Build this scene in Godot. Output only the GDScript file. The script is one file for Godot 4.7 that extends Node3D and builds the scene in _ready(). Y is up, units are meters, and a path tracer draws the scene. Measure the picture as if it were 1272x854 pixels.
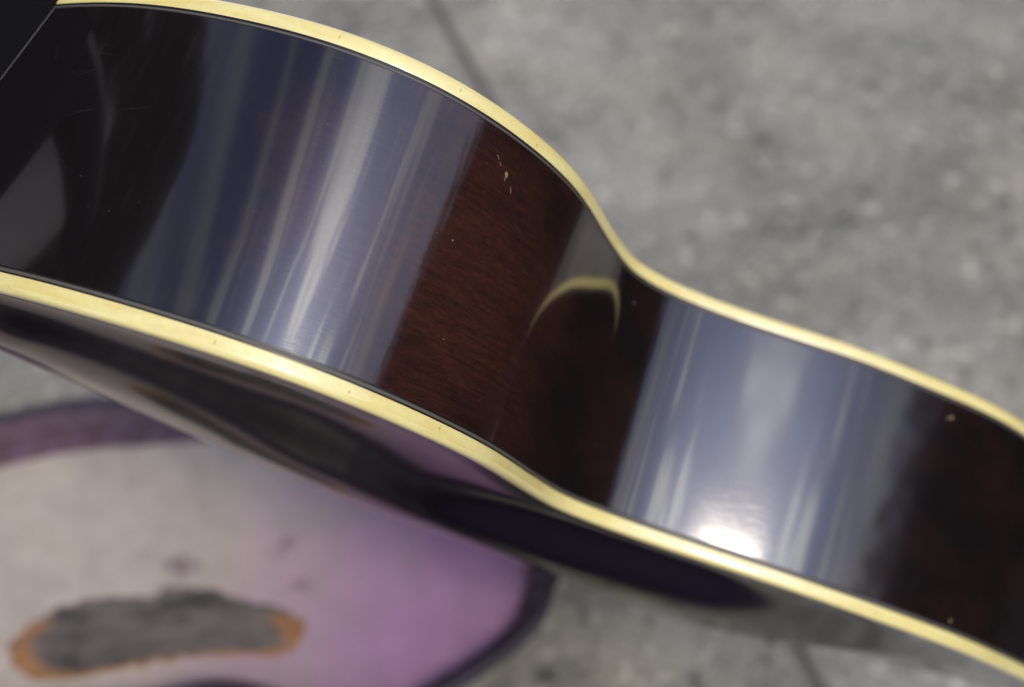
extends Node3D
# A dark lacquered guitar stood on the rim of its open case on concrete paving, seen close along one side.

const EYE_G := Vector3(-0.04977, 0.49319, 0.04275)      # the eye in the guitar's own axes (x along the body, y across it, z out of its back)
const EYE_H := 0.897
const DEPTH := 0.12
const BIND := 0.0062
const HALF := 0.0
var to_world: Transform3D
var foot := Vector3(0.048, 0.085, -0.424)
var near_line := PackedVector2Array()     # the outline of the side in view, from the neck to the tail
var far_line := PackedVector2Array()
var names := {}
var rng := RandomNumberGenerator.new()
const AXIS_O := Vector2(0.0, 0.038)
var axis := Vector2(1.0, -0.118).normalized()

func numbered(called: String, parent: Node) -> String:
	var key := str(parent.get_instance_id()) + called
	var k: int = names.get(key, 0)
	names[key] = k + 1
	return called if k == 0 else "%s_%03d" % [called, k]

func lin(r: float, g: float, b: float) -> Color:
	return Color(r, g, b).linear_to_srgb()

func fresh(seed_: int, freq: float, octaves := 3) -> FastNoiseLite:
	var n := FastNoiseLite.new()
	n.seed = seed_
	n.noise_type = FastNoiseLite.TYPE_SIMPLEX_SMOOTH
	n.frequency = freq
	n.fractal_type = FastNoiseLite.FRACTAL_FBM
	n.fractal_octaves = octaves
	return n

func thing(called: String, label: String, category: String, at := Vector3.ZERO) -> Node3D:
	var o := Node3D.new()
	o.name = numbered(called, self)
	o.position = at
	o.set_meta("label", label)
	o.set_meta("category", category)
	add_child(o)
	return o

func part(called: String, mesh: Mesh, mat: Material, parent: Node3D, tr := Transform3D.IDENTITY) -> MeshInstance3D:
	var o := MeshInstance3D.new()
	o.name = numbered(called, parent)
	o.mesh = mesh
	o.material_override = mat
	o.transform = tr
	parent.add_child(o, true)
	return o

# ---------------------------------------------------------------- shapes
func build(v: PackedVector3Array, n: PackedVector3Array, uv: PackedVector2Array, idx: PackedInt32Array) -> ArrayMesh:
	var a := []
	a.resize(Mesh.ARRAY_MAX)
	a[Mesh.ARRAY_VERTEX] = v
	a[Mesh.ARRAY_NORMAL] = n
	a[Mesh.ARRAY_TEX_UV] = uv
	a[Mesh.ARRAY_INDEX] = idx
	var m := ArrayMesh.new()
	m.add_surface_from_arrays(Mesh.PRIMITIVE_TRIANGLES, a)
	return m

# A sheet of rows x columns points with smooth normals; outward tells which way its middle faces.
func sheet(p: Array, outward: Vector3, uvs: Array = [], round_rows := false, round_cols := false) -> ArrayMesh:
	var r := p.size()
	var c: int = p[0].size()
	var v := PackedVector3Array()
	var nn := PackedVector3Array()
	var uv := PackedVector2Array()
	var idx := PackedInt32Array()
	for i in r:
		for j in c:
			var i0 := (i - 1 + r) % r if round_rows else maxi(i - 1, 0)
			var i1 := (i + 1) % r if round_rows else mini(i + 1, r - 1)
			var j0 := (j - 1 + c) % c if round_cols else maxi(j - 1, 0)
			var j1 := (j + 1) % c if round_cols else mini(j + 1, c - 1)
			var di: Vector3 = p[i1][j] - p[i0][j]
			var dj: Vector3 = p[i][j1] - p[i][j0]
			var q := di.cross(dj)
			nn.append(q.normalized() if q.length() > 1e-14 else Vector3.ZERO)
			v.append(p[i][j])
			uv.append(uvs[i][j] if uvs.size() else Vector2(float(i) / r, float(j) / c))
	var flip := nn[(r / 2) * c + c / 2].dot(outward) < 0.0
	for k in nn.size():
		if nn[k] == Vector3.ZERO:
			nn[k] = outward if not flip else -outward
		elif flip:
			nn[k] = -nn[k]
	for i in (r if round_rows else r - 1):
		for j in (c if round_cols else c - 1):
			var a := i * c + j
			var b := ((i + 1) % r) * c + j
			var d := i * c + (j + 1) % c
			var e := ((i + 1) % r) * c + (j + 1) % c
			for t: Array in [[a, b, d], [b, e, d]]:
				var g := (v[t[1]] - v[t[0]]).cross(v[t[2]] - v[t[0]])
				if g.dot(nn[t[0]] + nn[t[1]] + nn[t[2]]) > 0.0:
					idx.append_array(PackedInt32Array([t[0], t[2], t[1]]))
				else:
					idx.append_array(PackedInt32Array([t[0], t[1], t[2]]))
	return build(v, nn, uv, idx)

func spline(xk: Array, yk: Array, xs: PackedFloat32Array) -> PackedVector2Array:
	var n := xk.size()
	var m := []; var cp := []; var dp := []
	m.resize(n); cp.resize(n); dp.resize(n)
	cp[0] = 0.0; dp[0] = 0.0; m[n - 1] = 0.0
	for i in range(1, n - 1):
		var h0: float = xk[i] - xk[i - 1]
		var h1: float = xk[i + 1] - xk[i]
		var rhs: float = 6.0 * ((yk[i + 1] - yk[i]) / h1 - (yk[i] - yk[i - 1]) / h0)
		var den: float = 2.0 * (h0 + h1) - h0 * cp[i - 1]
		cp[i] = h1 / den
		dp[i] = (rhs - h0 * dp[i - 1]) / den
	for i in range(n - 2, -1, -1):
		m[i] = dp[i] - cp[i] * m[i + 1]
	m[0] = 0.0
	var out := PackedVector2Array()
	var k := 0
	for x in xs:
		while k < n - 2 and x > xk[k + 1]:
			k += 1
		var h: float = xk[k + 1] - xk[k]
		var a: float = (xk[k + 1] - x) / h
		var b: float = (x - xk[k]) / h
		out.append(Vector2(x, a * yk[k] + b * yk[k + 1] + ((a * a * a - a) * m[k] + (b * b * b - b) * m[k + 1]) * h * h / 6.0))
	return out

func catmull(p: PackedVector2Array, steps: int, closed := false) -> PackedVector2Array:
	var out := PackedVector2Array()
	var n := p.size()
	for i in (range(n) if closed else range(1, n - 2)):
		var a := p[(i - 1 + n) % n]; var b := p[i]; var c := p[(i + 1) % n]; var d := p[(i + 2) % n]
		for s in steps:
			out.append(b.cubic_interpolate(c, a, d, float(s) / steps))
	return out

func mirror(q: Vector2) -> Vector2:
	var nn := Vector2(-axis.y, axis.x)
	return q - 2.0 * (q - AXIS_O).dot(nn) * nn

func normals_of(line: PackedVector2Array, sign_: float, closed := false) -> PackedVector2Array:
	var out := PackedVector2Array()
	var n := line.size()
	for i in n:
		var d := line[(i + 1) % n] - line[(i - 1 + n) % n] if closed else line[mini(i + 1, n - 1)] - line[maxi(i - 1, 0)]
		out.append(Vector2(-d.y, d.x).normalized() * sign_)
	return out

# A strip along the whole body: profile points are (inwards from the outline, z).
func ring(profile: Array, outward: Vector3) -> ArrayMesh:
	var loop := PackedVector2Array(near_line)
	for i in range(far_line.size() - 2, -1, -1):
		loop.append(far_line[i])
	var nn := normals_of(loop, 1.0)
	var rows := []
	var uvs := []
	var run := 0.0
	for i in loop.size():
		if i > 0:
			run += loop[i].distance_to(loop[i - 1])
		var row := []
		var ur := []
		for j in profile.size():
			var q: Vector2 = loop[i] - nn[i] * profile[j].x
			row.append(Vector3(q.x, q.y, profile[j].y))
			ur.append(Vector2(run / 0.35, float(j) / (profile.size() - 1)))
		rows.append(row)
		uvs.append(ur)
	return sheet_ref(rows, uvs, nn, outward)

# As sheet(), with the facing decided at the first quarter of the loop, where the outline's own normal is known.
func sheet_ref(rows: Array, uvs: Array, nn: PackedVector2Array, outward: Vector3) -> ArrayMesh:
	var k := rows.size() / 4
	var ref := outward if outward != Vector3.ZERO else Vector3(nn[k].x, nn[k].y, 0)
	var c: int = rows[0].size()
	var mid := c / 2
	var di: Vector3 = rows[k + 1][mid] - rows[k - 1][mid]
	var dj: Vector3 = rows[k][mini(mid + 1, c - 1)] - rows[k][mid - 1]
	var keep := di.cross(dj).dot(ref) > 0.0
	var r := rows.size() / 2
	var di2: Vector3 = rows[r + 1][mid] - rows[r - 1][mid]
	var dj2: Vector3 = rows[r][mini(mid + 1, c - 1)] - rows[r][mid - 1]
	var q := di2.cross(dj2)
	return sheet(rows, q if keep else -q, uvs)

# ---------------------------------------------------------------- surfaces
func wood_images() -> Array:
	var w := 2048
	var h := 448
	var grain := fresh(3, 1.0, 3)
	var pore := fresh(4, 1.0, 2)
	var blotch := fresh(5, 1.0, 4)
	var ripple := fresh(6, 1.0, 1)
	var hair := fresh(7, 1.0, 1)
	var mott := fresh(8, 1.0, 3)
	var col := Image.create(w, h, false, Image.FORMAT_RGB8)
	var hgt := Image.create(w, h, false, Image.FORMAT_RF)
	for y in h:
		var v := float(y) / h * 0.12
		for x in w:
			var u := float(x) / w * 0.78
			var b := blotch.get_noise_2d(u * 16.0, v * 30.0)
			var g := grain.get_noise_2d(u * 14.0 + b * 0.6, v * 700.0)
			var p := pore.get_noise_2d(u * 180.0, v * 1500.0)
			# the amber window that the dark sunburst stain leaves in the bout, broken up by the figure of the wood
			var d := Vector2((u - 0.235) / 0.075, (v - 0.052) / 0.075).length()
			var amber := clampf(1.3 - d + b * 0.5 + g * 0.16, 0.0, 1.0)
			var red := clampf(0.2 + b * 0.5 + g * 0.16, 0.0, 1.0) * 0.5
			var m := maxf(amber * (0.8 + 0.2 * g), red * smoothstep(0.1, 0.3, u))
			m = clampf(m * (1.0 + p * 0.6 + 0.45 * mott.get_noise_2d(u * 60.0, v * 420.0)), 0.0, 1.2)
			var cl := Vector3(0.0075, 0.0052, 0.0055).lerp(Vector3(0.041, 0.0142, 0.0092), m)
			if p > 0.62 and m > 0.2:
				cl *= 0.6
			col.set_pixel(x, y, Color(cl.x, cl.y, cl.z).linear_to_srgb())
			var hh := 0.5 + 0.08 * ripple.get_noise_2d(u * 26.0, v * 30.0) + 0.03 * hair.get_noise_2d(u * 130.0, v * 2600.0) + 0.012 * p
			hgt.set_pixel(x, y, Color(hh, 0, 0))
	# dust, nicks and hairline scratches in the lacquer
	rng.seed = 77
	for k in 260:
		var x := rng.randi_range(0, w - 3)
		var y := rng.randi_range(0, h - 3)
		var c := col.get_pixel(x, y).lerp(Color(0.52, 0.5, 0.46), rng.randf_range(0.15, 0.55))
		col.set_pixel(x, y, c)
		if rng.randf() < 0.3:
			col.set_pixel(x + 1, y, c)
	for k in 46:
		var q := Vector2(rng.randf_range(10, w - 60), rng.randf_range(10, h - 40))
		var dirn := Vector2.from_angle(rng.randf_range(-0.9, 0.9) + (PI / 2 if rng.randf() < 0.3 else 0.0))
		for s in rng.randi_range(8, 34):
			q += dirn + Vector2(0, rng.randf_range(-0.2, 0.2))
			if q.x < 1 or q.y < 1 or q.x > w - 2 or q.y > h - 2:
				break
			col.set_pixel(int(q.x), int(q.y), col.get_pixel(int(q.x), int(q.y)).lerp(Color(0.4, 0.37, 0.36), 0.22))
			hgt.set_pixel(int(q.x), int(q.y), Color(hgt.get_pixel(int(q.x), int(q.y)).r - 0.02, 0, 0))
	return [ImageTexture.create_from_image(col), ImageTexture.create_from_image(hgt)]

func binding_image() -> ImageTexture:
	var w := 1024
	var h := 32
	var n := fresh(11, 1.0, 3)
	var s := fresh(12, 1.0, 2)
	var im := Image.create(w, h, false, Image.FORMAT_RGB8)
	rng.seed = 5
	for y in h:
		for x in w:
			var a := n.get_noise_2d(x * 0.012, y * 0.16)
			var b := s.get_noise_2d(x * 0.1, y * 0.9)
			var c := Vector3(0.78, 0.68, 0.275).lerp(Vector3(0.73, 0.58, 0.19), clampf(0.3 + a * 1.1, 0, 1))
			c *= 1.0 + 0.06 * b
			im.set_pixel(x, y, Color(c.x, c.y, c.z).linear_to_srgb())
	for k in 26:
		var x := rng.randi_range(1, w - 3)
		var y := rng.randi_range(1, h - 3)
		im.set_pixel(x, y, im.get_pixel(x, y).lerp(Color(0.35, 0.25, 0.12), 0.6))
	return ImageTexture.create_from_image(im)

func lacquer(rough: float) -> StandardMaterial3D:
	var m := StandardMaterial3D.new()
	m.roughness = rough
	m.metallic_specular = 0.5
	m.clearcoat_enabled = true
	m.clearcoat = 1.0
	m.clearcoat_roughness = 0.055
	return m

func plain(c: Color, rough: float) -> StandardMaterial3D:
	var m := StandardMaterial3D.new()
	m.albedo_color = c
	m.roughness = rough
	return m

# ---------------------------------------------------------------- the guitar
func make_guitar():
	var xk := [-0.06, -0.02, 0.01, 0.04, 0.07, 0.1, 0.13, 0.155, 0.175, 0.195, 0.215, 0.235, 0.26, 0.29, 0.32, 0.36, 0.4, 0.46]
	var yk := [0.01641, 0.10948, 0.15089, 0.17731, 0.1917, 0.1956, 0.1916, 0.18291, 0.16972, 0.15766, 0.147, 0.14486, 0.15184, 0.16845, 0.18813, 0.20611, 0.2193, 0.2195]
	var xs := PackedFloat32Array()
	for k in 1030:
		xs.append(-0.055 + k * 0.0005)
	var raw := spline(xk, yk, xs)
	for k in range(1030, 1111):
		var xx := -0.055 + k * 0.0005
		raw.append(Vector2(xx, raw[1029].y - 0.08 * (xx - raw[1029].x)))
	# even steps of 2 mm, then fair the bends as a bent side lies
	var even := PackedVector2Array([raw[0]])
	var left := 0.002
	for k in range(1, raw.size()):
		var d := raw[k].distance_to(raw[k - 1])
		if d >= left:
			even.append(raw[k - 1].lerp(raw[k], left / d))
			left = 0.002 - (d - left)
		else:
			left -= d
	for it in 100:
		var old := even.duplicate()
		for k in range(1, even.size() - 1):
			var w := 1.0 if it >= 75 else smoothstep(0.12, 0.15, old[k].x) * (1.0 - smoothstep(0.198, 0.216, old[k].x))
			even[k] = old[k] + ((old[k - 1] + old[k + 1]) / 2 - old[k]) * 0.5 * w
	for q in even:
		if q.x > -0.047:
			near_line.append(q)
	var n := near_line.size()
	var tail := catmull(PackedVector2Array([near_line[n - 10], near_line[n - 1], Vector2(0.535, 0.196), Vector2(0.572, 0.165), Vector2(0.602, 0.11), Vector2(0.616, 0.04), Vector2(0.619, -0.035), Vector2(0.616, -0.11)]), 10)
	for i in range(1, tail.size()):
		near_line.append(tail[i])
	near_line.append(Vector2(0.619, -0.035))
	for q in near_line:
		far_line.append(mirror(q))

	var g := thing("guitar", "dark brown lacquered guitar with cream binding, standing on its side edge on the case rim", "guitar", foot)
	var turn := Transform3D(to_world.basis, to_world.origin - foot)
	var tex := wood_images()
	var side := lacquer(0.13)
	side.albedo_texture = tex[0]
	side.heightmap_enabled = true
	side.heightmap_texture = tex[1]
	side.heightmap_scale = 0.02
	var dark := lacquer(0.1)
	dark.clearcoat_enabled = false
	dark.metallic_specular = 0.22
	dark.albedo_color = lin(0.0065, 0.0045, 0.006)
	var cream := StandardMaterial3D.new()
	cream.albedo_texture = binding_image()
	cream.roughness = 0.36
	cream.clearcoat_enabled = true
	cream.clearcoat = 1.0
	cream.clearcoat_roughness = 0.09
	var black := plain(lin(0.008, 0.008, 0.008), 0.35)
	var ivory := plain(lin(0.085, 0.076, 0.055), 0.6)

	# sides
	var z0 := -BIND - 0.0025
	var z1 := -DEPTH + BIND + 0.0022
	for s in 2:
		var line := near_line if s == 0 else far_line
		var rows := []
		var uvs := []
		var run := 0.0
		for i in line.size():
			if i:
				run += line[i].distance_to(line[i - 1])
			var row := []
			var ur := []
			for j in 13:
				var z := lerpf(z1, z0, j / 12.0)
				row.append(Vector3(line[i].x, line[i].y, z))
				ur.append(Vector2(run / 0.78, -z / 0.12))
			rows.append(row)
			uvs.append(ur)
		var nn := normals_of(line, 1.0 if s == 0 else -1.0)
		part("side_panel", sheet(rows, Vector3(nn[line.size() / 2].x, nn[line.size() / 2].y, 0), uvs), side, g, turn)

	# binding and purfling, back and top
	var back_profile := [Vector2(0.0, -BIND), Vector2(-0.0002, -BIND + 0.0006)]
	back_profile.append(Vector2(-0.0002, -0.0024))
	for k in 7:
		var a := k / 6.0 * PI / 2
		back_profile.append(Vector2(0.0022 - 0.0024 * cos(a), -0.0022 + 0.0024 * sin(a)))
	back_profile.append(Vector2(0.0036, 0.0002))
	part("binding", ring(back_profile, Vector3.ZERO), cream, g, turn)
	var top_profile := []
	for q: Vector2 in back_profile:
		top_profile.append(Vector2(q.x, -DEPTH - q.y))
	part("binding", ring(top_profile, Vector3.ZERO), cream, g, turn)
	for lines: Array in [[0.0, 0.0007, black], [0.0007, 0.0018, ivory], [0.0018, 0.0026, black]]:
		part("purfling", ring([Vector2(0.0001, -BIND - lines[0]), Vector2(-0.0001 if lines[2] == ivory else 0.0001, -BIND - (lines[0] + lines[1]) / 2), Vector2(0.0001, -BIND - lines[1])], Vector3.ZERO), lines[2], g, turn)
	for lines: Array in [[0.0, 0.0009, black], [0.0009, 0.0017, ivory], [0.0017, 0.0023, black]]:
		part("purfling", ring([Vector2(0.0001, -DEPTH + BIND + lines[0]), Vector2(-0.0001 if lines[2] == ivory else 0.0001, -DEPTH + BIND + (lines[0] + lines[1]) / 2), Vector2(0.0001, -DEPTH + BIND + lines[1])], Vector3.ZERO), lines[2], g, turn)
	part("purfling", ring([Vector2(0.0036, 0.0001), Vector2(0.0042, 0.0001), Vector2(0.0048, 0.0001)], Vector3(0, 0, 1)), black, g, turn)

	# arched back and flat top
	var nn2 := normals_of(near_line, 1.0)
	for s in 2:
		var rows := []
		for i in range(2, near_line.size() - 1):
			var a := near_line[i] - nn2[i] * 0.0047
			var b := mirror(a)
			var along := (near_line[i] - AXIS_O).dot(axis)
			var rise := 0.0
			if s == 0:
				rise = lerpf(0.0115, 0.021, smoothstep(-0.03, 0.22, along))
				rise *= smoothstep(-0.06, 0.0, along) * (1.0 - smoothstep(0.45, 0.6, along))
			var row := []
			for j in 81:
				var t := lerpf(1.0, -1.0, j / 80.0)
				var q := (a + b) / 2 + (a - b) / 2 * t
				var e := clampf((1.0 - absf(t) - 0.04) / 0.9, 0, 1)
				var z := rise * pow(sin(e * PI / 2), 2.0) if s == 0 else -DEPTH + 0.0001
				row.append(Vector3(q.x, q.y, z))
			rows.append(row)
		part("back_panel" if s == 0 else "top_panel", sheet(rows, Vector3(0, 0, 1 if s == 0 else -1)), dark, g, turn)

	# neck: the heel that the side butts against, then the neck, its fingerboard and head
	var across := Vector2(-axis.y, axis.x)
	var base := AXIS_O + axis * (-0.047)
	var rows_n := []
	for k in 40:
		var l := -0.02 + k * 0.0112
		var lo := -0.004 - 0.096 * smoothstep(0.012, 0.075, l)
		var row := []
		for j in 33:
			var a := lerpf(-1.0, 1.0, j / 32.0)
			var z := lerpf(-0.1205, lo, pow(maxf(cos(a * PI / 2), 0.0), 0.55))
			var wide := 0.0105 + 0.37 * maxf(0.0, -z - 0.036)
			wide = minf(wide, 0.041)
			wide = lerpf(wide, 0.0275, smoothstep(0.012, 0.04, l))
			var q := base - axis * l + across * wide * signf(a) * pow(absf(sin(a * PI / 2)), 0.6)
			row.append(Vector3(q.x, q.y, z))
		rows_n.append(row)
	var ebony := plain(Color.BLACK, 0.6)
	ebony.metallic_specular = 0.12
	ebony.albedo_color = lin(0.006, 0.006, 0.007)
	part("neck", sheet(rows_n, Vector3(0, 0, 1)), ebony, g, turn)
	var board := BoxMesh.new()
	board.size = Vector3(0.52, 0.054, 0.006)
	var bt := Transform3D(Basis(Vector3(axis.x, axis.y, 0), Vector3(across.x, across.y, 0), Vector3(0, 0, 1)), Vector3(base.x, base.y, 0) - Vector3(axis.x, axis.y, 0) * 0.16 + Vector3(0, 0, -DEPTH - 0.0035))
	part("fingerboard", board, plain(lin(0.02, 0.014, 0.012), 0.5), g, turn * bt)
	var head := BoxMesh.new()
	head.size = Vector3(0.16, 0.07, 0.015)
	var ht := Transform3D(bt.basis, Vector3(base.x, base.y, 0) - Vector3(axis.x, axis.y, 0) * 0.49 + Vector3(0, 0, -0.112))
	part("headstock", head, ebony, g, turn * ht)

	# dull line of old glue where the side meets the heel
	var seam := []
	for k in 12:
		var t := k / 11.0
		var q := Vector2(-0.0337, 0.0812).lerp(Vector2(-0.0389, 0.0693), t)
		var o := Vector2(-0.91, 0.41) * 0.0004
		var z := lerpf(-0.1115, -0.08, t)
		seam.append([Vector3(q.x + o.x, q.y + o.y, z), Vector3(q.x + o.x + 0.0003, q.y + o.y + 0.0005, z)])
	part("glue_line", sheet(seam, Vector3(-0.91, 0.41, 0)), plain(lin(0.12, 0.115, 0.11), 0.4), g, turn)

	# chips where the lacquer is gone
	var bare := plain(lin(0.21, 0.155, 0.075), 0.7)
	rng.seed = 21
	# along, depth, half length, slenderness, turn
	for c: Array in [[0.1125, -0.0985, 0.0013, 0.6, 0.1], [0.1075, -0.1025, 0.0014, 0.13, 0.9], [0.1092, -0.1005, 0.0011, 0.2, 0.5], [0.1165, -0.0945, 0.0018, 0.09, 0.5], [0.1142, -0.0967, 0.001, 0.16, 0.2], [0.3794, -0.1041, 0.0014, 0.7, 0.3], [0.376, -0.1032, 0.0019, 0.16, -0.7], [0.4012, -0.0115, 0.0011, 0.8, 0.0], [0.226, -0.1005, 0.0006, 0.8, 0.0], [0.1005, -0.066, 0.0005, 0.7, 0.6], [0.112, -0.033, 0.0006, 0.25, 0.8]]:
		var at := point_on_side(c[0])
		var nm := Vector3(at[1].x, at[1].y, 0)
		var tg := Vector3(-at[1].y, at[1].x, 0)
		var mid := Vector3(at[0].x, at[0].y, c[1]) + nm * 0.00012
		var outer := []
		var inner := []
		for k in 11:
			var a := TAU * (k % 10) / 10.0
			var rr: float = c[2] * (rng.randf_range(0.45, 1.1) if k < 10 else 1.0)
			if k == 10:
				outer.append(outer[0])
			else:
				var fl := Vector2(cos(a) * rr * c[3], sin(a) * rr).rotated(c[4])
				outer.append(mid + tg * fl.x + Vector3(0, 0, fl.y) - nm * 0.0001)
			inner.append(mid)
		part("finish_chip", sheet([inner, outer], nm), bare, g, turn)

func point_on_side(x: float) -> Array:
	var best := 0
	for i in near_line.size() - 20:
		if absf(near_line[i].x - x) < absf(near_line[best].x - x):
			best = i
	return [near_line[best], normals_of(near_line, 1.0)[best]]

# ---------------------------------------------------------------- the case
func make_case():
	var pts := PackedVector2Array()
	for q: Array in [[0.036, -0.382], [0.042, -0.408], [0.032, -0.455], [-0.03, -0.52], [-0.10, -0.562], [-0.19, -0.586], [-0.28, -0.592], [-0.36, -0.586], [-0.43, -0.579], [-0.49, -0.563], [-0.57, -0.538], [-0.68, -0.525], [-0.8, -0.535], [-0.88, -0.51], [-0.905, -0.42], [-0.88, -0.33], [-0.8, -0.272], [-0.67, -0.258], [-0.52, -0.262], [-0.4, -0.274], [-0.3, -0.28], [-0.235, -0.291], [-0.18, -0.278], [-0.14, -0.272], [-0.09, -0.27], [-0.042, -0.297], [-0.002, -0.325], [0.025, -0.353]]:
		pts.append(Vector2(q[0], q[1]) * 1.0545)
	var loop := catmull(pts, 8, true)
	var nn := normals_of(loop, 1.0, true)
	var centre := Vector2.ZERO
	for q in loop:
		centre += q / loop.size()
	if nn[0].dot(loop[0] - centre) < 0:
		for i in nn.size():
			nn[i] = -nn[i]
	var c := thing("guitar_case", "open dark guitar case with faded purple plush lining under the guitar", "guitar case", Vector3(centre.x, 0.004, centre.y))
	var shift := Transform3D(Basis(), Vector3(-centre.x, -0.004, -centre.y))
	var lip := 0.085
	var floor_y := 0.036
	var band := func(profile: Array, outward_sign: float) -> ArrayMesh:
		var rows := []
		var uvs := []
		var run := 0.0
		for i in loop.size():
			if i:
				run += loop[i].distance_to(loop[i - 1])
			var row := []
			var ur := []
			for q: Vector2 in profile:
				var w := loop[i] - nn[i] * q.x
				row.append(Vector3(w.x, q.y, w.y))
				ur.append(Vector2(run / 0.2, q.y / 0.2))
			rows.append(row)
			uvs.append(ur)
		var k := loop.size() / 2
		return sheet(rows, Vector3(nn[k].x, 0.35, nn[k].y) * outward_sign if outward_sign != 0.0 else Vector3.UP, uvs, true)
	var leather := plain(lin(0.028, 0.023, 0.034), 0.55)
	var bump := fresh(31, 0.25, 3)
	var bt := NoiseTexture2D.new()
	bt.noise = bump
	bt.seamless = true
	bt.as_normal_map = true
	bt.bump_strength = 2.0
	leather.normal_enabled = true
	leather.normal_texture = bt
	part("shell", band.call([Vector2(0.05, 0.004), Vector2(0.042, 0.007), Vector2(0.03, 0.02), Vector2(0.012, 0.05), Vector2(0.003, 0.07), Vector2(0.0, 0.0765)], 1.0), leather, c, shift)
	var rim := []
	for k in 9:
		var a := k / 8.0 * PI
		rim.append(Vector2(0.0055 - 0.0055 * cos(a), 0.0765 + 0.0085 * sin(a)))
	part("rim", band.call(rim, 0.0), leather, c, shift)
	# lining
	var plush := StandardMaterial3D.new()
	var wn := NoiseTexture2D.new()
	wn.noise = fresh(33, 0.012, 4)
	wn.seamless = true
	wn.color_ramp = Gradient.new()
	wn.color_ramp.offsets = PackedFloat32Array([0.2, 0.55, 0.85])
	wn.color_ramp.colors = PackedColorArray([lin(0.08, 0.04, 0.052), lin(0.105, 0.06, 0.08), lin(0.13, 0.076, 0.115)])
	plush.albedo_texture = wn
	plush.roughness = 0.95
	plush.rim_enabled = true
	plush.rim = 0.6
	part("lining_wall", band.call([Vector2(0.0112, 0.0765), Vector2(0.0125, 0.07), Vector2(0.0135, 0.05), Vector2(0.017, 0.041), Vector2(0.026, 0.0365), Vector2(0.033, floor_y)], -1.0), plush, c, shift)
	var fmat := StandardMaterial3D.new()
	fmat.albedo_texture = lining_image()
	fmat.roughness = 0.95
	fmat.rim_enabled = true
	fmat.rim = 0.5
	var inner := PackedVector2Array()
	for i in loop.size():
		inner.append(loop[i] - nn[i] * 0.032)
	var tri := Geometry2D.triangulate_polygon(inner)
	var v := PackedVector3Array(); var n := PackedVector3Array(); var uv := PackedVector2Array()
	for q in inner:
		v.append(Vector3(q.x, floor_y, q.y))
		n.append(Vector3.UP)
		uv.append(Vector2((q.x + 1.0) / 1.1, (q.y + 0.65) / 0.55))
	for k in range(0, tri.size(), 3):
		var a := v[tri[k + 1]] - v[tri[k]]
		var b := v[tri[k + 2]] - v[tri[k]]
		if a.cross(b).y > 0:
			var t := tri[k + 1]; tri[k + 1] = tri[k + 2]; tri[k + 2] = t
	part("lining_floor", build(v, n, uv, tri), fmat, c, shift)
	# the bald, browned patch in the lining with its orange rim
	var pp := PackedVector2Array()
	for q: Array in [[-0.4282, -0.3542], [-0.4022, -0.3819], [-0.3708, -0.3947], [-0.3255, -0.3969], [-0.2818, -0.4077], [-0.2368, -0.3947], [-0.2003, -0.3856], [-0.1789, -0.3723], [-0.1806, -0.3542], [-0.1975, -0.3436], [-0.2348, -0.3436], [-0.2816, -0.3401], [-0.3141, -0.3345], [-0.3523, -0.3262], [-0.3914, -0.3228], [-0.4147, -0.3331]]:
		pp.append(Vector2(q[0], q[1]) * 1.051)
	var edge := catmull(pp, 6, true)
	var wob := fresh(41, 60.0, 3)
	var pc := Vector2.ZERO
	for q in edge:
		pc += q / edge.size()
	var gray := StandardMaterial3D.new()
	gray.albedo_texture = patch_image()
	gray.roughness = 0.9
	var rowsp := []
	var uvp := []
	for i in edge.size() + 1:
		var e := edge[i % edge.size()]
		e += (e - pc).normalized() * wob.get_noise_2d(e.x, e.y) * 0.006
		var row := []; var ur := []
		for k in 12:
			var t := k / 11.0
			var q := pc.lerp(e, t)
			row.append(Vector3(q.x, floor_y + 0.0012 - 0.0011 * smoothstep(0.93, 1.0, t) + 0.0006 * wob.get_noise_2d(q.x * 2.0, q.y * 2.0) * (1.0 - t), q.y))
			ur.append(Vector2(float(i) / edge.size(), t))
		rowsp.append(row); uvp.append(ur)
	var patch := part("worn_patch", sheet(rowsp, Vector3.UP, uvp), gray, c, shift)
	patch.set_meta("label", "grey brown bald patch with orange border in the lining")

func make_lid():
	var pts := PackedVector2Array()
	for q: Array in [[-0.8, -0.2], [-0.66, -0.245], [-0.5, -0.255], [-0.4, -0.262], [-0.3, -0.272], [-0.2, -0.262], [-0.1, -0.266], [0.0, -0.284], [0.09, -0.286], [0.185, -0.26], [0.225, -0.17], [0.19, -0.06], [0.1, 0.03], [0.0, 0.06], [-0.1, 0.04], [-0.2, 0.03], [-0.32, 0.06], [-0.45, 0.14], [-0.6, 0.16], [-0.72, 0.1], [-0.74, 0.0]]:
		pts.append(Vector2(q[0], q[1]))
	var loop := catmull(pts, 6, true)
	var c := Vector2.ZERO
	for q in loop:
		c += q / loop.size()
	var t := thing("case_lid", "dark purple black case lid lying face down in front of the case", "case lid", Vector3(c.x, 0.002, c.y))
	var rows := []
	for q in loop:
		var row := []
		for k: Array in [[0.0, 0.0], [0.0, 0.04], [0.008, 0.052], [0.03, 0.06], [0.12, 0.066], [0.4, 0.07], [1.0, 0.071]]:
			var w := q.lerp(c, k[0]) - c
			row.append(Vector3(w.x, k[1], w.y))
		rows.append(row)
	part("lid_shell", sheet(rows, Vector3(0.1, 1, 0.1), [], true), plain(lin(0.02, 0.010, 0.038), 0.5), t)

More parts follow.
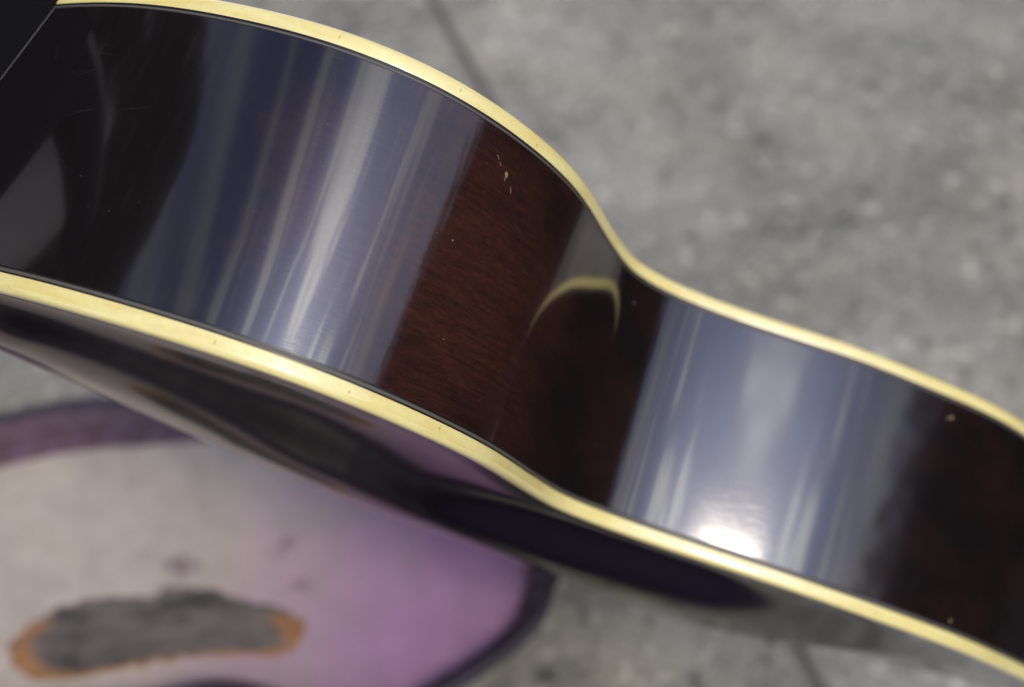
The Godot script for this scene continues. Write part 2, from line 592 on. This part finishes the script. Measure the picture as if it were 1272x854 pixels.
func lining_image() -> ImageTexture:
	var w := 1024
	var h := 512
	var a := fresh(51, 9.0, 4)
	var b := fresh(52, 26.0, 3)
	var f := fresh(53, 320.0, 2)
	var im := Image.create(w, h, false, Image.FORMAT_RGB8)
	for y in h:
		for x in w:
			var q := Vector2(float(x) / w * 1.1 - 1.0, float(y) / h * 0.55 - 0.65)
			var n := a.get_noise_2dv(q)
			var m := b.get_noise_2dv(q)
			# the dye has gone from the middle of the case and holds towards its end
			var dye := smoothstep(-0.38, 0.0, q.x + 0.07 * n + 0.03 * m + 0.35 * (q.y + 0.43))
			var c := Vector3(0.40, 0.34, 0.28).lerp(Vector3(0.35, 0.25, 0.275), smoothstep(0.0, 0.5, dye)).lerp(Vector3(0.30, 0.165, 0.275), smoothstep(0.4, 1.0, dye))
			c = c.lerp(Vector3(0.40, 0.35, 0.25), clampf(n * 0.9 - 0.1, 0, 0.6) * (1.0 - dye))
			c *= 1.0 + 0.15 * m + 0.12 * f.get_noise_2dv(q) + 0.12 * n
			im.set_pixel(x, y, Color(c.x, c.y, c.z).linear_to_srgb())
	# dark spots
	for s: Array in [[-0.312, -0.448, 0.017, 0.55], [-0.322, -0.421, 0.013, 0.3], [-0.305, -0.415, 0.01, 0.25], [-0.215, -0.474, 0.012, 0.35], [-0.195, -0.428, 0.012, 0.35], [-0.22, -0.46, 0.008, 0.2]]:
		for y in h:
			for x in w:
				var q := Vector2(float(x) / w * 1.1 - 1.0, float(y) / h * 0.55 - 0.65)
				var d := Vector2((q.x - s[0]) / s[2], (q.y - s[1]) / (s[2] * 0.6)).length() + 0.9 * b.get_noise_2dv(q * 2.0)
				if d < 1.2:
					im.set_pixel(x, y, im.get_pixel(x, y).lerp(Color(0.36, 0.28, 0.32), s[3] * (1.0 - smoothstep(0.3, 1.2, d))))
	return ImageTexture.create_from_image(im)

func patch_image() -> ImageTexture:
	var w := 512
	var h := 128
	var a := fresh(61, 1.0, 4)
	var im := Image.create(w, h, false, Image.FORMAT_RGB8)
	for y in h:
		var t := float(y) / h
		for x in w:
			var u := float(x) / w
			var ring_ := Vector2.from_angle(u * TAU)
			var n := a.get_noise_3d(ring_.x * t * 3.0, ring_.y * t * 3.0, 2.0)
			var n3 := a.get_noise_3d(ring_.x * t * 1.1, ring_.y * t * 1.1, 17.0)
			var n2 := a.get_noise_3d(ring_.x * 1.6, ring_.y * 1.6, 9.0 + t * 0.6)
			var c := Vector3(0.098, 0.083, 0.07) * (1.0 + 0.7 * n + 0.7 * n3)
			# the orange border shows along the front and the right end
			var wide := 0.15 + 0.13 * n2
			var side := smoothstep(0.36, 0.44, u + 0.03 * n2) * (1.0 - smoothstep(0.985, 1.0, u)) + (1.0 - smoothstep(0.03, 0.06, u))
			var o := smoothstep(1.0 - wide - 0.05, 1.0 - wide + 0.05, t + 0.04 * n) * clampf(side, 0, 1)
			c = c.lerp(Vector3(0.28, 0.14, 0.055) * (1.0 + 0.3 * n), clampf(o, 0, 1))
			im.set_pixel(x, y, Color(c.x, c.y, c.z).linear_to_srgb())
	return ImageTexture.create_from_image(im)

# ---------------------------------------------------------------- the ground
func slab_mesh(size: Vector2, high: float) -> ArrayMesh:
	var b := 0.006
	var rows := []
	var prof := [Vector2(0, 0), Vector2(0, high - b), Vector2(b * 0.3, high - b * 0.3), Vector2(b, high)]
	var corners := []
	for k in 4:
		for s in 5:
			var a := PI / 2 * k + PI / 2 * s / 4.0
			corners.append([k, Vector2(cos(a), sin(a))])
	for c: Array in corners:
		var sgn := Vector2(1 if c[0] in [0, 3] else -1, 1 if c[0] in [0, 1] else -1)
		var row := []
		for q: Vector2 in prof:
			var e: Vector2 = (size / 2 - Vector2(0.012, 0.012)) * sgn + c[1] * (0.012 - q.x)
			row.append(Vector3(e.x, q.y, e.y))
		rows.append(row)
	var st := SurfaceTool.new()
	st.append_from(sheet(rows, Vector3(-1, 0.2, 0), [], true), 0, Transform3D.IDENTITY)
	var top := []
	for i in 9:
		var row := []
		for j in 9:
			row.append(Vector3((size.x / 2 - b) * (i / 4.0 - 1.0), high, (size.y / 2 - b) * (j / 4.0 - 1.0)))
		top.append(row)
	st.append_from(sheet(top, Vector3.UP), 0, Transform3D.IDENTITY)
	return st.commit()

func concrete_image() -> ImageTexture:
	var broad := fresh(71, 1.0, 5)
	broad.fractal_gain = 0.62
	var pale := fresh(74, 1.0, 3)
	var dark := fresh(75, 1.0, 3)
	var im := Image.create(1024, 1024, false, Image.FORMAT_RGB8)
	rng.seed = 19
	for y in 1024:
		for x in 1024:
			var n := broad.get_noise_2d(x * 0.009, y * 0.009)
			var p := smoothstep(0.25, 0.7, pale.get_noise_2d(x * 0.085, y * 0.085))
			var d := smoothstep(0.3, 0.75, dark.get_noise_2d(x * 0.07, y * 0.07))
			var w := pale.get_noise_2d(x * 0.006 + 40.0, y * 0.006)
			var v := 1.0 + 0.5 * n + 1.0 * p - 0.7 * d + rng.randf_range(-0.3, 0.3)
			var c := Vector3(0.268, 0.248, 0.197).lerp(Vector3(0.254, 0.249, 0.208), clampf(0.5 + w, 0, 1)) * v
			im.set_pixel(x, y, Color(c.x, c.y, c.z).linear_to_srgb())
	return ImageTexture.create_from_image(im)

func concrete(seed_: int, tint: float, grit: Texture2D) -> StandardMaterial3D:
	var m := StandardMaterial3D.new()
	m.albedo_texture = grit
	m.albedo_color = Color(tint, tint, tint)

	m.uv1_triplanar = true
	m.uv1_world_triplanar = true
	m.uv1_scale = Vector3.ONE / 3.0
	m.uv1_offset = Vector3.ONE * 0.5
	m.roughness = 0.9
	var d := NoiseTexture2D.new()
	d.width = 512
	d.height = 512
	d.seamless = true
	d.noise = fresh(seed_ + 3, 0.03, 4)
	d.as_normal_map = true
	d.bump_strength = 5.0
	m.normal_enabled = true
	m.normal_texture = d
	return m

func make_ground():
	var g := Node3D.new()
	g.name = "pavement"
	g.set_meta("kind", "structure")
	add_child(g)
	var bed := PlaneMesh.new()
	bed.size = Vector2(120, 120)
	part("bedding", bed, plain(lin(0.10, 0.095, 0.085), 0.95), g, Transform3D(Basis(), Vector3(0, -0.032, 0)))
	var grit := concrete_image()
	var grout := PlaneMesh.new()
	grout.size = Vector2(14, 14)
	part("joint_filling", grout, plain(lin(0.14, 0.133, 0.118), 0.95), g, Transform3D(Basis(), Vector3(0, -0.011, 0)))
	var bed_soil := PlaneMesh.new()
	bed_soil.size = Vector2(1.7, 5.4)
	part("soil_bed", bed_soil, plain(lin(0.045, 0.034, 0.025), 1.0), g, Transform3D(Basis(), Vector3(1.95, 0.012, 0.3)))
	var along := Vector2(0.337, 0.942).normalized()         # the joint in view, seen from above (x, z)
	var off := Vector2(-along.y, along.x)
	var k := EYE_H / 0.77
	var p0 := Vector2(0.045, -0.835) * k
	var mats := [concrete(71, 1.0, grit), concrete(72, 0.985, grit), concrete(73, 0.99, grit)]
	var size := Vector2(1.3, 2.6)
	var mesh := slab_mesh(size - Vector2(0.013, 0.013), 0.032)
	var basis_ := Basis(Vector3(off.x, 0, off.y), Vector3.UP, Vector3(along.x, 0, along.y))
	if basis_.determinant() < 0:
		basis_.x = -basis_.x
		off = -off
	var n := 0
	for i in range(-4, 4):
		for j in range(-2, 3):
			var c := p0 + off * size.x * (i + 0.5) + along * size.y * (j + (0.0 if posmod(i, 2) == 0 else 0.5) + 0.1)
			part("paving_slab", mesh, mats[n % 3], g, Transform3D(basis_, Vector3(c.x, -0.032, c.y)))
			n += 1

# ---------------------------------------------------------------- what the lacquer mirrors
func leaf_cloud(points: PackedVector3Array, size: float, seed_: int) -> MultiMesh:
	rng.seed = seed_
	var st := SurfaceTool.new()
	st.begin(Mesh.PRIMITIVE_TRIANGLES)
	for t: Array in [[Vector3(0, 0, 0), Vector3(0.5, 0.1, 0.35), Vector3(0, 0.05, 1)], [Vector3(0, 0, 0), Vector3(0, 0.05, 1), Vector3(-0.5, 0.1, 0.35)]]:
		for q: Vector3 in t:
			st.add_vertex(q)
	st.generate_normals()
	var mm := MultiMesh.new()
	mm.transform_format = MultiMesh.TRANSFORM_3D
	mm.mesh = st.commit()
	mm.instance_count = points.size()
	for i in points.size():
		var b := Basis.from_euler(Vector3(rng.randf_range(-1.2, 1.2), rng.randf_range(0, TAU), rng.randf_range(-1.2, 1.2))).scaled(Vector3.ONE * size * rng.randf_range(0.6, 1.3))
		mm.set_instance_transform(i, Transform3D(b, points[i]))
	return mm

func make_greenery():
	var leaf := plain(lin(0.030, 0.05, 0.02), 0.6)
	var wood := plain(lin(0.05, 0.04, 0.03), 0.9)
	# a clipped hedge along the right
	var lump := fresh(91, 0.9, 3)
	var hedge := thing("hedge", "tall dark clipped hedge beyond the right edge, mirrored in the guitar's side", "hedge", Vector3(2.05, -0.03, 0.3))
	var core := BoxMesh.new()
	core.size = Vector3(0.8, 1.36, 5.0)
	part("branches", core, plain(lin(0.012, 0.014, 0.008), 0.95), hedge, Transform3D(Basis(), Vector3(0, 0.83, 0)))
	for k in 6:
		var cy := CylinderMesh.new()
		cy.top_radius = 0.03
		cy.bottom_radius = 0.05
		cy.height = 0.4
		part("trunk", cy, wood, hedge, Transform3D(Basis(), Vector3(0, 0.15, -2.0 + k * 0.8)))
	rng.seed = 8
	var pts := PackedVector3Array()
	for k in 26000:
		var z := rng.randf_range(-2.6, 2.6)
		var top := 1.56 + 0.05 * lump.get_noise_1d(z * 2.0)
		var y := rng.randf_range(0.08, top)
		var x := -0.48 - 0.08 * lump.get_noise_2d(z * 2.0, y * 2.0) + rng.randf_range(-0.06, 0.1)
		if rng.randf() < 0.3:
			x = rng.randf_range(-0.5, 0.5)
			y = top - rng.randf() * 0.25
		pts.append(Vector3(x, y, z))
	var hm := MultiMeshInstance3D.new()
	hm.name = "foliage"
	hm.multimesh = leaf_cloud(pts, 0.05, 12)
	hm.material_override = leaf
	hm.set_meta("kind", "stuff")
	hedge.add_child(hm)
	# dense conifers to the left
	for k in 2:
		var tree := thing("conifer_tree", ["dense dark conifer beyond the left edge, mirrored beside the guitar's neck", "smaller dark conifer standing behind the dense one on the left"][k], "tree", [Vector3(-3.4, -0.03, -1.05), Vector3(-1.95, -0.03, -2.5)][k])
		tree.set_meta("group", "conifers beyond the left edge")
		var tr := CylinderMesh.new()
		tr.bottom_radius = 0.12
		tr.top_radius = 0.02
		tr.height = 3.9
		var cone := CylinderMesh.new()
		cone.bottom_radius = 1.35
		cone.top_radius = 0.12
		cone.height = 3.5
		var scl := Basis.from_scale(Vector3.ONE * [1.42, 0.62][k])
		part("trunk", tr, wood, tree, Transform3D(scl, scl * Vector3(0, 1.95, 0)))
		part("branches", cone, plain(lin(0.012, 0.014, 0.008), 0.95), tree, Transform3D(scl, scl * Vector3(0, 2.0, 0)))
		pts = PackedVector3Array()
		for i in [22000, 9000][k]:
			var y := rng.randf_range(0.2, 4.1)
			var a := rng.randf_range(0, TAU)
			var r := (1.65 * pow(1.0 - (y - 0.2) / 4.0, 0.72)) * (1.0 + 0.2 * lump.get_noise_3d(cos(a) * 3.0, y * 3.0, sin(a) * 3.0 + k)) - rng.randf() * 0.15
			pts.append(scl * Vector3(cos(a) * r, y, sin(a) * r))
		var tm := MultiMeshInstance3D.new()
		tm.name = "crown"
		tm.multimesh = leaf_cloud(pts, 0.08, 14 + k)
		tm.material_override = leaf
		tm.set_meta("kind", "stuff")
		tree.add_child(tm)

	# a round-topped stone post
	var post := thing("stone_post", "grey round-topped stone post standing left of the guitar before the conifers", "post", Vector3(-1.38, 0.0, -0.72))
	var rows := []
	for k in 25:
		var a := TAU * k / 24.0
		var row := []
		for q: Array in [[0.0, 0.2], [0.06, 0.2], [0.07, 0.17], [1.45, 0.15], [1.52, 0.147], [1.6, 0.13], [1.66, 0.1], [1.7, 0.055], [1.71, 0.001]]:
			row.append(Vector3(cos(a) * q[1], q[0], sin(a) * q[1]))
		rows.append(row)
	part("shaft", sheet(rows, Vector3(cos(PI), 0, sin(PI)), []), plain(lin(0.27, 0.26, 0.235), 0.85), post)

# ---------------------------------------------------------------- sky
func sky_image(sun: Vector3) -> ImageTexture:
	var w := 1024
	var h := 512
	var cl := fresh(101, 1.0, 6)
	cl.fractal_gain = 0.58
	var wp := fresh(102, 1.0, 3)
	var im := Image.create(w, h, false, Image.FORMAT_RGBF)
	for y in h:
		var th := (y + 0.5) / h * PI
		for x in w:
			var ph := (x + 0.5) / w * TAU
			var d := Vector3(sin(th) * sin(ph), cos(th), -sin(th) * cos(ph))
			var c: Vector3
			if d.y <= 0.0:
				c = Vector3(0.3, 0.3, 0.3)
			else:
				var near := exp(-pow(acos(clampf(d.dot(sun), -1, 1)) / 0.40, 2.0))
				c = Vector3(1.5, 1.65, 2.1).lerp(Vector3(0.075, 0.11, 0.30), pow(d.y, 0.7))
				c += Vector3(1.5, 1.75, 2.75) * near
				c += Vector3(1.5, 1.5, 1.6) * exp(-pow(acos(clampf(d.dot(sun), -1, 1)) / 0.24, 2.0))
				var q := Vector2(d.x, d.z) / (d.y + 0.28)
				var warp := wp.get_noise_2dv(q * 1.3)
				var n := cl.get_noise_2d(q.x * 7.5 + warp * 0.55 + 3.0, q.y * 1.9 + warp * 0.5)
				var cover := smoothstep(-0.04, 0.26, n)
				c = c.lerp(Vector3(0.5, 0.52, 0.6) + (Vector3(5.2, 5.2, 5.2) + Vector3(4.0, 3.9, 3.7) * near) * near, cover * 0.8)
			im.set_pixel(x, y, Color(c.x, c.y, c.z))
	return ImageTexture.create_from_image(im)

func _ready():
	# camera
	var cam := Camera3D.new()
	cam.name = "camera"
	cam.position = Vector3(0, EYE_H, 0)
	cam.rotation_degrees = Vector3(-50, 0, 0)
	cam.near = 0.02
	cam.far = 200.0
	cam.fov = 37.72
	var lens := CameraAttributesPhysical.new()
	lens.frustum_focal_length = 35.13
	lens.frustum_focus_distance = 0.35
	lens.exposure_aperture = 4.2
	lens.frustum_near = 0.02
	lens.frustum_far = 200.0
	cam.attributes = lens
	add_child(cam)
	cam.fov = 37.72
	# sky and exposure
	var sun_dir := Vector3(0.272, 0.840, 0.469).normalized()
	var env := Environment.new()
	env.background_mode = Environment.BG_SKY
	env.sky = Sky.new()
	var pano := PanoramaSkyMaterial.new()
	pano.panorama = sky_image(sun_dir)
	env.sky.sky_material = pano
	env.tonemap_mode = Environment.TONE_MAPPER_LINEAR
	env.tonemap_exposure = 1.0
	env.sdfgi_enabled = true
	env.ssao_enabled = true
	env.ssil_enabled = true
	var we := WorldEnvironment.new()
	we.name = "world"
	we.environment = env
	add_child(we)
	# the sun through thin cloud
	var sun := DirectionalLight3D.new()
	sun.name = "sun"
	sun.light_energy = 0.45
	sun.light_color = Color(1.0, 0.94, 0.85)
	sun.light_angular_distance = 10.0
	sun.shadow_enabled = true
	add_child(sun)
	sun.look_at_from_position(sun_dir * 10.0, Vector3.ZERO, Vector3.UP)

	var b := Basis(Vector3(0.76325, -0.64505, -0.03673), Vector3(0.56838, 0.64333, 0.51291), Vector3(-0.30722, -0.41236, 0.85766)).orthonormalized()
	to_world = Transform3D(b, Vector3(0, EYE_H, 0) - b * EYE_G)
	make_ground()
	make_case()
	make_lid()
	make_guitar()
	make_greenery()
